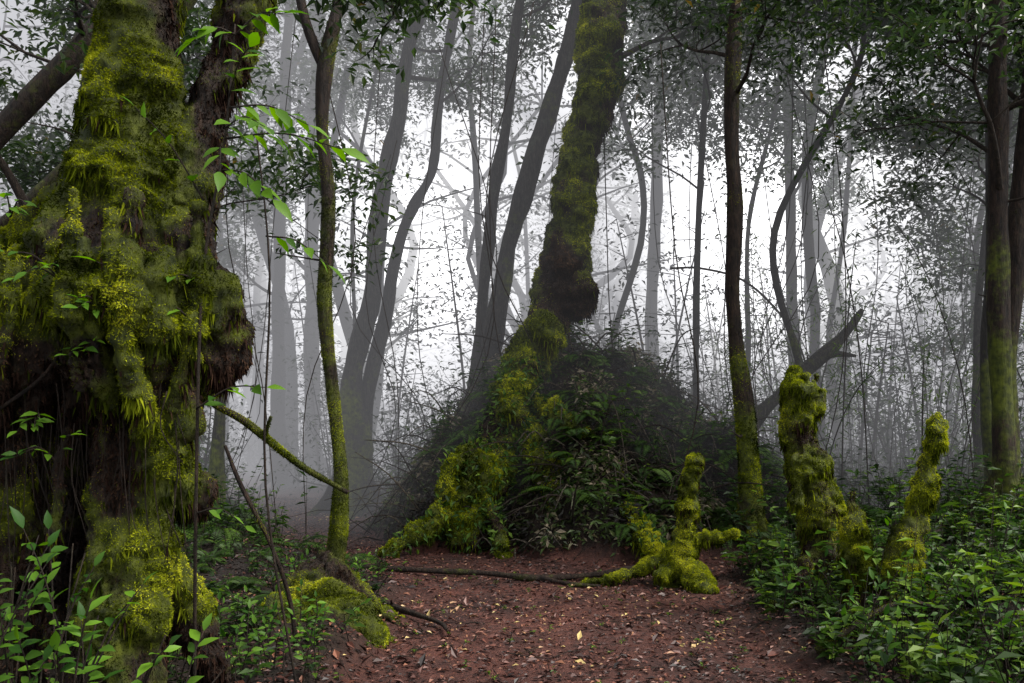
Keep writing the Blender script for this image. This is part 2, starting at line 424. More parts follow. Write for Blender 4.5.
# ================================================================== LEFT FOREGROUND TREE
e = empty('mossy_strangler_tree')
T = Tubes()
T.add([(-1.80, 4.6, 6.6, .15), (-1.90, 4.55, 5.0, .17), (-1.94, 4.5, 3.9, .175), (-1.97, 4.5, 3.35, .20), (-2.0, 4.5, 2.85, .27), (-2.05, 4.5, 2.5, .38), (-2.05, 4.5, 2.2, .36)], 14, 4)
T.add([(-1.30, 4.75, 5.2, .10), (-1.42, 4.7, 4.2, .12), (-1.56, 4.65, 3.6, .12), (-1.68, 4.6, 3.1, .15), (-1.80, 4.55, 2.6, .2)], 12, 4)
T.add([(-2.02, 4.6, 3.05, .08), (-2.45, 4.9, 3.05, .07), (-3.0, 5.2, 2.75, .06), (-3.6, 5.5, 2.5, .06)], 8, 4)
for c, r, s in [((-2.36, 4.35, 2.28), .27, (1, 1, .95)), ((-2.08, 4.2, 2.22), .27, (1, 1, .95)), ((-1.86, 4.22, 2.30), .24, (1, 1, .9)), ((-1.56, 4.35, 2.24), .21, (1, 1, 1.15)),
                ((-2.6, 4.4, 2.02), .23, (1, 1, 1.1)), ((-2.30, 4.15, 1.98), .19, (1, .9, 1.2)), ((-1.80, 4.2, 2.0), .21, (1, 1, 1.2)), ((-2.5, 4.6, 1.75), .22, (1, 1, 1.2)),
                ((-1.50, 4.4, 2.05), .16, (1, 1, 1.4)), ((-1.72, 4.45, 2.55), .18, (1, 1, 1)), ((-2.05, 4.9, 2.1), .36, (1.3, 1, 1)), ((-1.66, 4.25, 1.72), .10, (1, 1, 1.6)),
                ((-2.2, 4.2, 2.5), .17, (1, 1, 1)), ((-2.75, 4.3, 1.8), .15, (1, 1, 1.5)), ((-2.0, 4.1, 1.95), .13, (1, 1, 1.3))]:
    T.ball(c, r, s)
T.add([(-1.85, 4.35, 2.1, .24), (-1.84, 4.3, 1.75, .17), (-1.84, 4.3, 1.45, .17), (-1.92, 4.3, 1.1, .18), (-1.98, 4.3, .65, .22), (-2.05, 4.3, .2, .28), (-2.05, 4.3, -.1, .38)], 14, 4)
T.add([(-2.5, 4.45, 2.0, .22), (-2.58, 4.45, 1.6, .17), (-2.6, 4.4, 1.2, .17), (-2.62, 4.35, .8, .20), (-2.66, 4.3, .3, .26), (-2.7, 4.3, -.1, .34)], 14, 4)
T.add([(-2.15, 4.7, 2.1, .22), (-2.2, 4.85, 1.6, .17), (-2.25, 4.95, 1.0, .19), (-2.3, 5.0, .3, .24), (-2.3, 5.0, -.1, .25)], 10, 4)
T.add([(-2.4, 4.8, 2.0, .22), (-2.5, 5.0, 1.6, .20), (-2.55, 5.05, 1.0, .20), (-2.6, 5.1, .3, .26), (-2.6, 5.1, -.1, .3)], 10, 4)
T.add([(-2.1, 4.2, 1.95, .08), (-2.15, 4.15, 1.6, .05), (-2.2, 4.12, 1.3, .03), (-2.22, 4.12, 1.0, .015)], 8, 4)
T.add([(-1.75, 4.35, 1.3, .11), (-1.62, 4.4, 1.25, .08), (-1.55, 4.42, 1.34, .045)], 8, 4)
T.add([(-1.8, 4.4, .9, .12), (-1.65, 4.5, .5, .09), (-1.55, 4.6, .15, .09), (-1.35, 4.7, .0, .06)], 8, 4)
T.add([(-1.95, 4.2, .7, .15), (-1.8, 4.0, .3, .11), (-1.6, 3.9, .0, .09)], 8, 4)
for k in range(80):
    x0 = rng.uniform(-2.8, -1.5); leg = -2.6 if x0 < -2.2 else -1.9
    z0 = rng.uniform(1.5, 2.7); r = rng.uniform(.010, .030); ph = rng.uniform(0, 6)
    pts = []
    for t in np.linspace(0, 1, 8):
        z = z0*(1-t)-.05*t
        rad = .28 if z > 1.9 else (.19 if z > .8 else .27)
        xx = x0*(1-t)+(leg+(x0-leg)*.5)*t if z > 1.7 else leg+np.clip((x0-leg)*.5+.05*math.sin(z*6+ph), -.18, .18)
        yy = (4.28 if z < 1.8 else 4.1)-math.sqrt(max(rad**2-(xx-leg)**2*1.0, .0004))*.9
        pts.append((xx+rng.normal(0, .025), yy+.008, z, r*(1-.3*t)))
    T.add(pts, 6, 4)
def mossL(V, Nn):
    n = fbm(V*2.7, 4); x, z = V[:, 0], V[:, 2]
    w = .50+1.7*n+.22*Nn[:, 2]
    w += .25*sstep(1.6, 2.1, z)
    w -= .55*(1-sstep(1.2, 1.9, z))
    w += .6*sstep(-1.9, -1.68, x)*(1-sstep(1.5, 2.0, z))*sstep(.2, .8, z)
    w -= .6*sstep(-1.9, -1.6, x)*sstep(2.75, 3.0, z)
    w -= .7*np.exp(-((x+1.6)**2+(z-2.5)**2)/.035)
    w += .25*sstep(2.8, 3.3, z)*(x < -1.75)
    return w
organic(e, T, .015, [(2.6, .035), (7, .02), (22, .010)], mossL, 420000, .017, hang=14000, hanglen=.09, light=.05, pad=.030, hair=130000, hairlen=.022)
T = Tubes()
for k in range(90):
    x = rng.uniform(-2.5, -1.6); y = rng.uniform(4.05, 4.3); z = rng.uniform(1.5, 2.0); l = rng.uniform(.2, .9)
    T.add([(x, y, z, .004), (x+rng.normal(0, .02), y, z-l*.5, .0035), (x+rng.normal(0, .05), y, z-l, .002)], 4, 3)
T.obj('rootlets', M_twig, e)
B = Tubes(); LV = Leaves()
for (p, d, l) in [((-1.95, 4.6, 4.1), (-1, .2, .4), 1.6), ((-1.9, 4.6, 4.8), (-.8, -.3, .5), 1.6), ((-1.45, 4.7, 4.0), (.7, .6, .3), 1.1), ((-1.35, 4.7, 4.6), (.7, -.2, .5), 1.6),
                  ((-1.85, 4.6, 6.3), (-.3, .8, .6), 1.8), ((-2.9, 5.2, 2.8), (-.5, .3, .8), 1.1), ((-2.0, 4.6, 3.6), (-1, .3, .3), 1.3)]:
    grow(B, LV, p, d, l, .035, 0, .09, 6, .13)
B.obj('limbs', M_twig, e, True); LV.obj('crown', M_crown, e)
tree('leaning_tree', [(-5.4, 6.6, g1(-5.4, 6.6)-.1, .13), (-4.8, 6.6, 2.6, .10), (-4.1, 6.6, 3.75, .09), (-3.3, 6.6, 4.6, .085), (-2.6, 6.7, 5.6, .08)], [4.6, 5.4], ls=.09, nl=6, spread=.18, mat=M_bark, mossh=lambda V: .3+V[:, 0]*0)
tree('leaning_tree', [(-5.6, 7.2, g1(-5.6, 7.2)-.1, .10), (-4.8, 7.2, 2.7, .08), (-4.0, 7.2, 3.6, .07), (-3.3, 7.2, 4.3, .06), (-2.5, 7.2, 5.6, .05)], [4.4, 5.4], ls=.09, nl=6, spread=.18, mat=M_bark, mossh=lambda V: .4+V[:, 0]*0)

# ================================================================== SLENDER TREE
def mo_slender(V): return .60+.9*fbm(V*2.3, 3)-.4*sstep(3.6, 4.6, V[:, 2])
e = tree('slender_mossy_tree', [(-1.55, 7, g1(-1.55, 7)-.1, .12), (-1.47, 7, .5, .08), (-1.42, 7, 1.19, .062), (-1.47, 7, 1.85, .054), (-1.53, 7, 2.67, .056), (-1.49, 7, 3.49, .058), (-1.54, 7, 4.14, .052), (-1.52, 7, 4.63, .052), (-1.42, 7.0, 5.2, .045), (-1.30, 7.1, 6.4, .04)],
     [5.6, 6.0, 6.2], ls=.09, nl=8, spread=.2, mat=M_bark, mossh=mo_slender, nf=40000, blen=(1, 1.6), fl=.018)
T = Tubes(); T.add([(-1.53, 7, 4.55, .05), (-1.66, 7, 4.85, .045), (-1.75, 7, 5.2, .04), (-1.95, 7, 6.2, .03)], 8, 4)
T.obj('fork', M_bark, e, True, lambda V: V[:, 0]*0+.2)
e = empty('mossy_root_hummock'); T = Tubes()
T.ball((-1.52, 6.9, .05), .36, (1.1, 1, 1.1)); T.ball((-1.30, 6.4, .06), .28, (1.2, 1, .9)); T.ball((-1.65, 6.4, .08), .27, (1, 1, .9)); T.ball((-1.2, 6.9, .0), .2, (1.2, 1, .8)); T.ball((-1.45, 6.6, .14), .3)
for a in range(11):
    t = a*.57; T.add([(-1.5, 6.95, .62, .045), (-1.5+.22*math.cos(t), 6.9+.22*math.sin(t), .38, .05), (-1.5+.5*math.cos(t), 6.85+.5*math.sin(t), .08, .045), (-1.5+.7*math.cos(t), 6.85+.7*math.sin(t), -.05, .03)], 6, 4)
organic(e, T, .022, [(5, .05), (16, .025)], lambda V, n: .38+1.5*fbm(V*3, 3)+.3*n[:, 2], 55000, .018, light=.0, hair=25000)

# ================================================================== CENTRE TREE
e = empty('mossy_centre_tree')
T = Tubes()
T.add([(1.9, 13.0, 14, .2), (1.7, 13.0, 11, .26), (1.48, 12.9, 8.9, .28), (1.39, 12.8, 7.46, .30), (1.07, 12.7, 6.0, .28), (.88, 12.6, 4.68, .27), (.70, 12.5, 3.72, .29), (.40, 12.35, 2.92, .29), (.02, 12.0, 2.11, .28), (-.20, 11.8, 1.45, .28), (-.42, 11.5, .72, .30), (-.55, 11.3, .0, .34)], 16, 5)
T.ball((.98, 12.3, 3.55), .27, (1, 1, 1.25)); T.ball((.75, 12.3, 3.95), .22); T.ball((.48, 12.1, 3.0), .24, (1, 1, 1.4)); T.ball((.2, 12.0, 2.5), .22)
T.ball((.9, 12.5, 4.9), .26, (1, 1, 1.6)); T.ball((1.15, 12.6, 6.3), .26, (1, 1, 1.8)); T.ball((1.4, 12.7, 7.5), .31, (1, 1, 1.5)); T.ball((.72, 12.4, 4.3), .2, (1, 1, 1.5))
T.ball((-.02, 11.8, 1.8), .2, (1, 1, 1.5)); T.ball((-.38, 11.4, 1.0), .2, (1.1, 1, 1.4))
for pts in [[(.0, 12.0, 1.9, .13), (.3, 11.65, 1.4, .12), (.5, 11.35, .9, .10), (.62, 11.05, .4, .08), (.7, 10.8, .0, .05)],
            [(.1, 12.0, 2.1, .10), (.7, 11.7, 1.75, .08), (1.2, 11.35, 1.2, .07), (1.6, 11.05, .6, .06), (2.0, 10.7, .05, .04)],
            [(-.4, 11.4, .9, .13), (-.75, 11.2, .6, .10), (-1.1, 11.0, .33, .07), (-1.6, 10.7, .03, .04)],
            [(-.45, 11.4, .8, .13), (-.25, 11.1, .5, .10), (-.15, 10.8, .15, .07), (-.1, 10.6, -.1, .05)],
            [(-.25, 11.7, 1.5, .10), (-.6, 11.4, 1.3, .07), (-.85, 11.15, .95, .06), (-1.0, 11.0, .5, .05)],
            [(1.3, 11.5, .9, .08), (1.5, 10.8, .5, .09), (1.68, 10.1, .18, .08), (1.8, 9.7, .0, .06)]]:
    T.add(pts, 8, 4)
def mossC(V, Nn):
    return .54+1.6*fbm(V*1.8, 4)+.2*Nn[:, 2]-.10*sstep(4.5, 7, V[:, 2])+.10*(1-sstep(.5, 2.2, V[:, 2]))
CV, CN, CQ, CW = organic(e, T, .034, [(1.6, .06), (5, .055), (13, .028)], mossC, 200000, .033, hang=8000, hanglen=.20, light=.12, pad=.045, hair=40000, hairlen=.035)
B = Tubes(); LV = Leaves()
for (p, d, l) in [((1.3, 12.7, 7.0), (1, 0, .3), 2.2), ((1.45, 12.8, 8.2), (.9, -.4, .4), 3), ((1.6, 12.8, 10), (0, -1, .4), 3), ((1.7, 12.8, 11), (-.8, .5, .4), 3), ((1.7, 12.8, 12), (.8, .5, .4), 3)]:
    grow(B, LV, p, d, l, .05, 0, .12, 6, .22)
B.obj('limbs', M_twig, e, True); LV.obj('crown', M_crown, e)
LV = Leaves(); sel = np.where((CV[:, 2] < 2.6) & (CV[:, 2] > .05) & (CN[:, 1] < .3))[0]
sel = rng.choice(sel, 2200)
P = CV[sel]+CN[sel]*.02; D = CN[sel]*.7+rng.normal(0, .6, P.shape); L = rng.uniform(.05, .13, len(P))
LV.add(P, D, np.array([0, -.4, 1.])+rng.normal(0, .3, P.shape), L, L*.42, np.clip(rng.normal(.45, .25, len(P)), 0, 1))
LV.obj('epiphytes', M_fern, e)

e = empty('brush_mound')
LV = Leaves(); T = Tubes()
n = 68000
a = rng.uniform(0, 2*np.pi, n); r = np.sqrt(rng.random(n))*1.2
x = MC[0]+r*np.cos(a)*3.3; y = MC[1]+r*np.sin(a)*2.9; z = gh(x, y)
ok = mound(x, y) > .02; x, y, z = x[ok], y[ok], z[ok]; n = len(x)
lump = fbm(np.stack([x, y, z], -1)*2.0, 4)
P = np.stack([x, y, z+np.abs(rng.normal(0, .10, n))+.38*np.clip(lump, -.1, 1)], -1)
D = rng.normal(0, 1, (n, 3)); D[:, 2] = D[:, 2]*.5-.3
L = rng.uniform(.04, .14, n)
LV.add(P, D, np.array([0, -.5, 1.])+rng.normal(0, .5, (n, 3)), L, L*.42, np.clip(.46+1.1*lump+rng.normal(0, .22, n), 0, 1))
LV.obj('leaf_cover', M_debris, e)
T2 = Tubes()
for k in range(900):
    a = rng.uniform(0, 6.28); r = math.sqrt(rng.random()); x = MC[0]+r*math.cos(a)*3.1; y = MC[1]+r*math.sin(a)*2.7
    z = g1(x, y); d = rng.normal(0, 1, 3); d[2] = rng.uniform(-.7, .7); d /= np.linalg.norm(d); l = rng.uniform(.3, 1.3)
    p0 = np.array([x, y, z+.05]); p2 = p0+d*l; p2[2] = max(p2[2], g1(p2[0], p2[1])+.08); pm = (p0+p2)/2+np.array([0, 0, rng.uniform(.05, .25)])
    rr = rng.uniform(.005, .016); (T if k % 2 else T2).add([np.r_[p0, rr], np.r_[pm, rr*.8], np.r_[p2, rr*.4]], 4, 3)
T.obj('twigs', M_twig, e); T2.obj('pale_twigs', M_pale, e)

# ================================================================== MID TREES
def gz(x, y): return g1(x, y)-.1
mo_low = lambda V: .48+.8*fbm(V*2, 3)-.45*sstep(1, 5, V[:, 2])
tree('leaning_tree', [(-.75, 14, gz(-.75, 14), .26), (-.6, 14, 1.3, .21), (-.44, 14, 2.5, .18), (-.2, 14, 3.9, .17), (.05, 14, 5.05, .16), (.46, 14, 6.5, .15), (.95, 14, 8.0, .14), (1.4, 14, 9.6, .12), (1.9, 14, 11.5, .1)], [8.8, 9.6, 10.5, 11], mat=M_barkgrey, mossh=mo_low)
tree('leaning_tree', [(-.85, 14.3, gz(-.85, 14.3), .16), (-.62, 14.3, 2.6, .11), (-.28, 14.3, 5.4, .10), (-.05, 14.3, 7.3, .09), (.15, 14.3, 9.2, .08), (.3, 14.3, 11, .06)], [7.8, 8.6, 9.6, 10.5], mat=M_barkgrey, mossh=mo_low, nl=7)
tree('forest_tree', [(-3.1, 16, gz(-3.1, 16), .36), (-3.0, 16, 1.6, .27), (-2.97, 16, 2.5, .20), (-2.66, 16, 3.85, .17), (-2.38, 16, 5.9, .15), (-2.04, 16, 7.98, .14), (-1.63, 16, 9.85, .13), (-1.3, 16, 12, .1)], [8.3, 9, 9.6, 10.3, 11.2], mossh=mo_low, nl=8)
tree('forest_tree', [(-2.75, 16.2, gz(-2.75, 16.2), .2), (-2.75, 16.2, 2.2, .14), (-2.38, 16.2, 4.0, .12), (-2.0, 16.2, 5.6, .11), (-1.5, 16.2, 6.6, .10), (-1.39, 16.2, 7.8, .10), (-1.1, 16.2, 9.5, .09), (-.8, 16, 11.5, .07)], [7.8, 8.9, 9.8, 10.6], mossh=mo_low, nl=7)
tree('forest_tree', [(3.08, 11, gz(3.08, 11), .20), (3.0, 11, .95, .13), (2.94, 11, 1.99, .105), (2.9, 11, 3.28, .10), (2.86, 11, 5.2, .095), (2.92, 11, 7.15, .09), (2.96, 11, 9.5, .07)], [5.8, 6.4, 7.2, 7.8, 8.6], mat=M_bark, mossh=lambda V: .6+.7*fbm(V*2, 3)-.5*sstep(1.2, 3.5, V[:, 2]), nf=25000, nl=8, blen=(1.4, 2.4), fl=.03)
tree('forest_tree', [(5.8, 10, gz(5.8, 10), .24), (5.76, 10, 1.0, .16), (5.74, 10, 2.54, .125), (5.72, 10, 4.53, .11), (5.66, 10, 6.64, .10), (5.6, 10, 8.8, .08)], [4.2, 4.9, 5.4, 6.2, 7.0, 8.2], mat=M_bark, mossh=mo_low, nl=9, blen=(1.5, 2.6))
tree('forest_tree', [(5.9, 10.3, gz(5.9, 10.3), .17), (6.0, 10.3, 2.77, .12), (6.15, 10.3, 4.9, .11), (6.3, 10.3, 7.5, .08)], [4.6, 5.4, 6.3, 7], mat=M_bark, mossh=mo_low, nl=9)
tree('forest_tree', [(6.0, 18, gz(6, 18), .2), (5.97, 18, 2.66, .13), (5.87, 18, 6.45, .11), (5.76, 18, 10.7, .09), (5.7, 18, 13, .06)], [6.6, 8.4, 9.2, 10, 11], nl=8, ls=.15, spread=.28)
tree('forest_tree', [(6.5, 18.2, gz(6.5, 18.2), .18), (6.46, 18.2, 3.1, .12), (6.3, 18.2, 7.5, .10), (6.8, 18.2, 10.7, .08), (7, 18, 13, .06)], [7.2, 9, 9.8, 11], nl=8, ls=.15, spread=.28)
tree('forest_tree', [(3.0, 14, gz(3, 14), .09), (3.03, 14, 1.4, .06), (3.03, 14, 4.55, .05), (3.17, 14, 7, .045), (3.3, 14, 9, .03)], [5.6, 6.2, 6.8, 7.5, 8.4], nl=8)
tree('forest_tree', [(3.5, 22, gz(3.5, 22), .28), (3.56, 22, 1.9, .18), (3.7, 22, 7.5, .15), (3.95, 22, 12.7, .12), (4, 22, 15, .08)], [8.2, 9.5, 10.5, 11.5, 13], nl=9, ls=.16, spread=.3)
tree('forest_tree', [(-5.6, 24, gz(-5.6, 24), .33), (-5.6, 24, 1.6, .25), (-5.6, 24, 6.65, .21), (-5.45, 24, 12.3, .18), (-5.3, 24, 16, .1)], [6, 8, 9.5, 11, 12.5, 14], nl=9, ls=.17, spread=.3)
tree('forest_tree', [(-6.3, 23, gz(-6.3, 23), .24), (-6.25, 23, 4, .17), (-6.2, 23, 9, .15), (-6.0, 23, 14, .1)], [5, 7, 9, 10.5, 12, 13], nl=9, ls=.17, spread=.3)
for (x, y, h, lo) in [(7.2, 13, 9.5, 3.6), (8.6, 14.5, 10, 3.2), (6.8, 12.0, 8.6, 4.6), (4.4, 16, 11, 6.5), (9.5, 17, 12, 3.5), (2.2, 17, 12, 7.5), (-4.6, 13, 9.5, 5.2), (-5.2, 10.5, 8.5, 4.2), (-3.6, 19, 13, 8), (-.4, 20, 14, 9), (7.8, 20, 13, 6), (10.5, 16, 10, 2.6), (-7, 15, 10, 4), (12, 19, 12, 3), (7.9, 11.6, 8.5, 3.4), (4.6, 12.6, 9.5, 6.2)]:
    r = rng.uniform(.05, .09); w = rng.normal(0, .5, (4, 2))
    hs = np.linspace(0, h, 5)
    pts = [(x, y, gz(x, y), r*1.6)]+[(x+w[k][0]*(k+1)/3, y+w[k][1]*(k+1)/3, hs[k+1], r*(1-.2*k)) for k in range(4)]
    tree('forest_tree', pts, list(np.linspace(lo, h-.4, 7)), nl=8, ls=.14, spread=.24, mossh=mo_low, blen=(1.4, 2.4))

e = empty('leaning_dead_log'); T = Tubes()
T.add([(2.7, 12.8, gz(2.7, 12.8), .12), (3.2, 13, 1.25, .11), (3.78, 13, 1.83, .11), (4.39, 13, 2.44, .10), (4.92, 13, 2.9, .09), (5.28, 13, 3.35, .05), (5.32, 13, 3.45, .02)], 10, 5, bumpy=.5)
T.add([(4.7, 13, 2.7, .06), (4.9, 12.9, 2.75, .05), (5.2, 12.9, 2.72, .02)], 8, 4)
T.obj('trunk', M_barkgrey, e, True, lambda V: .3+V[:, 0]*0)
e = empty('arching_vine'); T = Tubes()
T.add([(2.6, 14, 4.25, .02), (3.1, 14, 4.25, .02), (3.8, 14, 4.05, .02), (4.4, 14, 3.5, .02), (4.75, 14, 2.9, .018), (4.9, 14, 2.2, .015)], 5, 5)
LV = Leaves()
for k in range(44):
    x = rng.uniform(-5, 9); y = rng.uniform(10.8, 17); z = rng.uniform(6, 9)
    pts = [(x, y, z, .008), (x+rng.normal(0, .4), y, z*.6, .008), (x+rng.normal(0, .5), y, z*.3, .008), (x+rng.normal(0, .7), y, 0.1, .006)]
    T.add(pts, 4, 5)
    if k % 2 and x > 2:
        for s_ in spline(pts, 4)[:, :3]: cluster(LV, s_, 4, .10, .10)
T.obj('stems', M_twig, e); LV.obj('leaves', M_crown, e)

# ================================================================== STUMPS
def stump(name, pts, extra=(), nf=40000, voxel=.016, light=.08, jag=.12, base=.66):
    e = empty(name); T = Tubes()
    P = spline(pts, 3); P[:, :2] += rng.normal(0, .008, (len(P), 2)); P[:, 3] *= rng.uniform(.92, 1.10, len(P)); T.add(P, 12, 2)
    for x in extra: T.add(x, 7, 4)
    x, y, z, r = pts[0]
    for k in range(7):
        a = k*.9; T.add([(x+r*.5*math.cos(a), y+r*.5*math.sin(a), z-.1, r*.35), (x+r*.6*math.cos(a), y+r*.6*math.sin(a), z+rng.uniform(.2, 1)*jag, r*.14)], 6, 2)
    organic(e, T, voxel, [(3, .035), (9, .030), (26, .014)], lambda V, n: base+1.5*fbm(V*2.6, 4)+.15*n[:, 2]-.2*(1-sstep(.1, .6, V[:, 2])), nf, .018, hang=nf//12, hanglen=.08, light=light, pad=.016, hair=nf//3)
stump('mossy_stump', [(2.58, 7.5, 2.0, .15), (2.56, 7.5, 1.86, .165), (2.53, 7.5, 1.51, .15), (2.62, 7.5, 1.16, .175), (2.70, 7.5, .72, .16), (2.73, 7.5, .28, .18), (2.75, 7.5, -.1, .26)],
      [[(2.55, 7.4, 1.4, .10), (2.46, 7.32, 1.2, .08), (2.42, 7.3, .95, .05)], [(2.7, 7.5, .6, .1), (2.45, 7.3, .3, .07), (2.2, 7.2, 0, .05)], [(2.7, 7.5, .6, .1), (2.95, 7.2, .3, .08), (3.1, 7, 0, .06)]], 80000)
stump('mossy_stump', [(3.24, 6.5, 1.66, .035), (3.19, 6.5, 1.45, .055), (3.12, 6.5, 1.07, .075), (2.99, 6.5, .69, .095), (2.91, 6.5, .31, .12), (2.87, 6.5, -.1, .2)],
      [[(2.95, 6.5, .5, .08), (3.2, 6.3, .25, .06), (3.4, 6.2, .0, .04)], [(2.9, 6.5, .5, .08), (2.7, 6.2, .2, .06), (2.5, 6.1, .0, .04)], [(3.12, 6.5, 1.1, .04), (3.22, 6.45, 1.25, .02)]], 50000)
stump('mossy_stump', [(2.62, 6.6, 1.03, .05), (2.66, 6.6, .76, .065), (2.7, 6.6, .3, .09), (2.7, 6.6, -.1, .16)], (), 25000)
stump('mossy_stump', [(1.90, 8.8, 1.30, .07), (1.85, 8.8, 1.1, .085), (1.82, 8.8, .88, .09), (1.76, 8.8, .42, .11), (1.70, 8.8, -.05, .22)],
      [[(1.75, 8.8, .45, .05), (2.0, 8.75, .48, .035), (2.3, 8.7, .55, .02)], [(1.7, 8.8, .3, .08), (1.35, 8.8, .18, .05), (1.0, 8.75, .06, .035), (.7, 8.7, .03, .02)], [(1.7, 8.8, .2, .14), (1.85, 8.5, .1, .12), (1.95, 8.3, 0, .06)], [(1.75, 8.8, .25, .1), (1.5, 8.6, .08, .08)]], 60000, base=1.5, jag=.05)
def log(name, lst, moss=.5, nf=8000):
    e = empty(name); T = Tubes()
    for l in lst: T.add(l, 7, 5, bumpy=.5)
    f = lambda V: moss+.9*fbm(V*3, 3)
    T.obj('wood', M_bark, e, True, f)
    if nf:
        V = np.vstack(T.V); Q = np.vstack(T.Q); fibres('moss', V, vnormals(V, Q), Q, np.clip(f(V), 0, 1), nf, .016, e)
log('surface_root', [[(-1.7, 9.6, .06, .035), (-.9, 9.4, .05, .03), (-.3, 9.25, .05, .028), (.3, 8.95, .045, .035), (.9, 9.1, .06, .04), (1.4, 9.3, .08, .05)], [(.3, 8.95, .045, .03), (.6, 8.7, .03, .02), (.9, 8.65, .02, .012)]], .1, 0)
log('fallen_stick', [[(-1.35, 7.9, .08, .03), (-1.0, 7.4, .06, .028), (-.6, 6.9, .05, .02), (-.5, 6.6, .05, .014)]], 0, 0)
log('mossy_branch', [[(-1.75, 5, 1.75, .016), (-1.58, 5, 1.66, .02), (-1.45, 5, 1.56, .022), (-1.25, 5.1, 1.38, .018), (-1.0, 5.2, 1.22, .014)], [(-1.45, 5, 1.56, .014), (-1.40, 4.95, 1.68, .006)]], .45, 6000)
log('dead_stick', [[(-1.85, 5.5, 1.5, .010), (-1.75, 5.5, 1.25, .014), (-1.55, 5.5, .85, .016), (-1.45, 5.6, .45, .016), (-1.4, 5.6, .0, .02)]], .1, 500)
log('dead_stick', [[(-2.4, 4.0, 1.7, .008), (-2.2, 4.0, 1.85, .008), (-2.1, 4.0, 2.0, .005)]], -.5, 0)
log('mossy_branch', [[(2.0, 5.6, .15, .02), (2.6, 5.7, .45, .018), (3.2, 5.9, .3, .015), (3.8, 6.2, .5, .01)]], .3, 2000)

# ================================================================== PLANTS
def fern(LV, T, c, nf, fl, bright=0.):
    for k in range(nf):
        a = rng.uniform(0, 6.28); l = fl*rng.uniform(.7, 1.2); el = rng.uniform(.5, 1.1)
        n = 22; t = np.linspace(0, 1, n)
        h = np.array([math.cos(a), math.sin(a), 0])
        C = c+h*(l*t*math.cos(el*.6))[:, None]+np.array([0, 0, 1.])*(l*(math.sin(el)*t-.75*t*t))[:, None]
        tg = unit(np.gradient(C, axis=0)); s = np.cross(tg, [0, 0, 1.]); s = unit(s)
        up = np.cross(s, tg)
        w = l*.22*np.sin(np.pi*(t*.88+.1))**.8
        for sg in (1, -1):
            LV.add(C[2:], s[2:]*sg+tg[2:]*.35-up[2:]*.1, up[2:], w[2:], w[2:]*.24+.004, np.clip(.5+bright+rng.normal(0, .12)+rng.normal(0, .05, n-2), 0, 1))
        T.add(np.c_[C[::3], np.full(len(C[::3]), .003)], 3, 1)
def herb(LV, T, c, n, h, ls, v=.5):
    k = max(1, n//6)
    for _ in range(k):
        d = np.array([rng.normal(0, .35), rng.normal(0, .35), 1]); tip = c+d*h*rng.uniform(.6, 1.1)
        m = (c+tip)/2+rng.normal(0, .04, 3)
        T.add([np.r_[c, .004], np.r_[m, .0035], np.r_[tip, .002]], 3, 2)
        nn = 7; t = rng.uniform(.35, 1, nn)[:, None]; P = c+(tip-c)*t
        D = rng.normal(0, 1, (nn, 3)); D[:, 2] = rng.uniform(-.2, .4, nn)
        L = ls*rng.uniform(.6, 1.2, nn); LV.add(P, D, np.array([0, 0, 1.])+rng.normal(0, .25, (nn, 3)), L, L*.45, np.clip(v+rng.normal(0, .2, nn), 0, 1))
def scatter(n, xr, yr, test=lambda x, y: pathmask(x, y) < .25):
    out = []
    while len(out) < n:
        x = rng.uniform(*xr, n); y = rng.uniform(*yr, n); ok = test(x, y)
        z = gh(x[ok], y[ok]); out += list(zip(x[ok], y[ok], z))
    return [np.array(o) for o in out[:n]]
LV = Leaves(); T = Tubes(); e = empty('fern_patch')
for c in scatter(75, (2.0, 6), (5.0, 9)): fern(LV, T, c, rng.integers(6, 10), rng.uniform(.25, .55), -.05)
for c in scatter(30, (-3.8, -1.5), (5, 10)): fern(LV, T, c, rng.integers(5, 9), rng.uniform(.25, .4), -.2)
for c in scatter(200, (-2.4, 4.2), (10.3, 12.9)): fern(LV, T, c, rng.integers(5, 9), rng.uniform(.3, .6), -.05)
for c in scatter(60, (-6, -1.8), (9.5, 15)): fern(LV, T, c, rng.integers(5, 9), rng.uniform(.4, .8), -.1)
for c in scatter(60, (3, 9), (9, 14)): fern(LV, T, c, rng.integers(5, 9), rng.uniform(.4, .8), -.1)
LV.obj('fronds', M_fern, e); T.obj('stalks', M_twig, e)
LV = Leaves(); T = Tubes(); e = empty('undergrowth')
for c in scatter(820, (1.7, 6.5), (4.6, 10)): herb(LV, T, c, rng.integers(10, 30), rng.uniform(.12, .5)*(1+1.0*(rng.random() < .15)), rng.uniform(.035, .15), np.clip(rng.normal(.33, .25), 0, 1))
for c in scatter(320, (-4.5, -.9), (4.6, 10), lambda x, y: (pathmask(x, y) < .25) & (np.hypot(x+1.45, y-6.5) > .65)): herb(LV, T, c, rng.integers(8, 24), rng.uniform(.1, .35), rng.uniform(.04, .09), rng.uniform(.0, .45))
for c in scatter(1500, (-8, 10), (10, 19)): herb(LV, T, c, rng.integers(8, 30), rng.uniform(.2, .95), rng.uniform(.08, .15), rng.uniform(0, .6))
for c in scatter(90, (-1.2, 2.2), (5, 9.5), lambda x, y: x > -99): herb(LV, T, c, 6, rng.uniform(.02, .08), .035, .6)
LV.obj('leaves', M_fern, e); T.obj('stalks', M_twig, e)
LV = Leaves(); T = Tubes(); e = empty('background_shrubs')
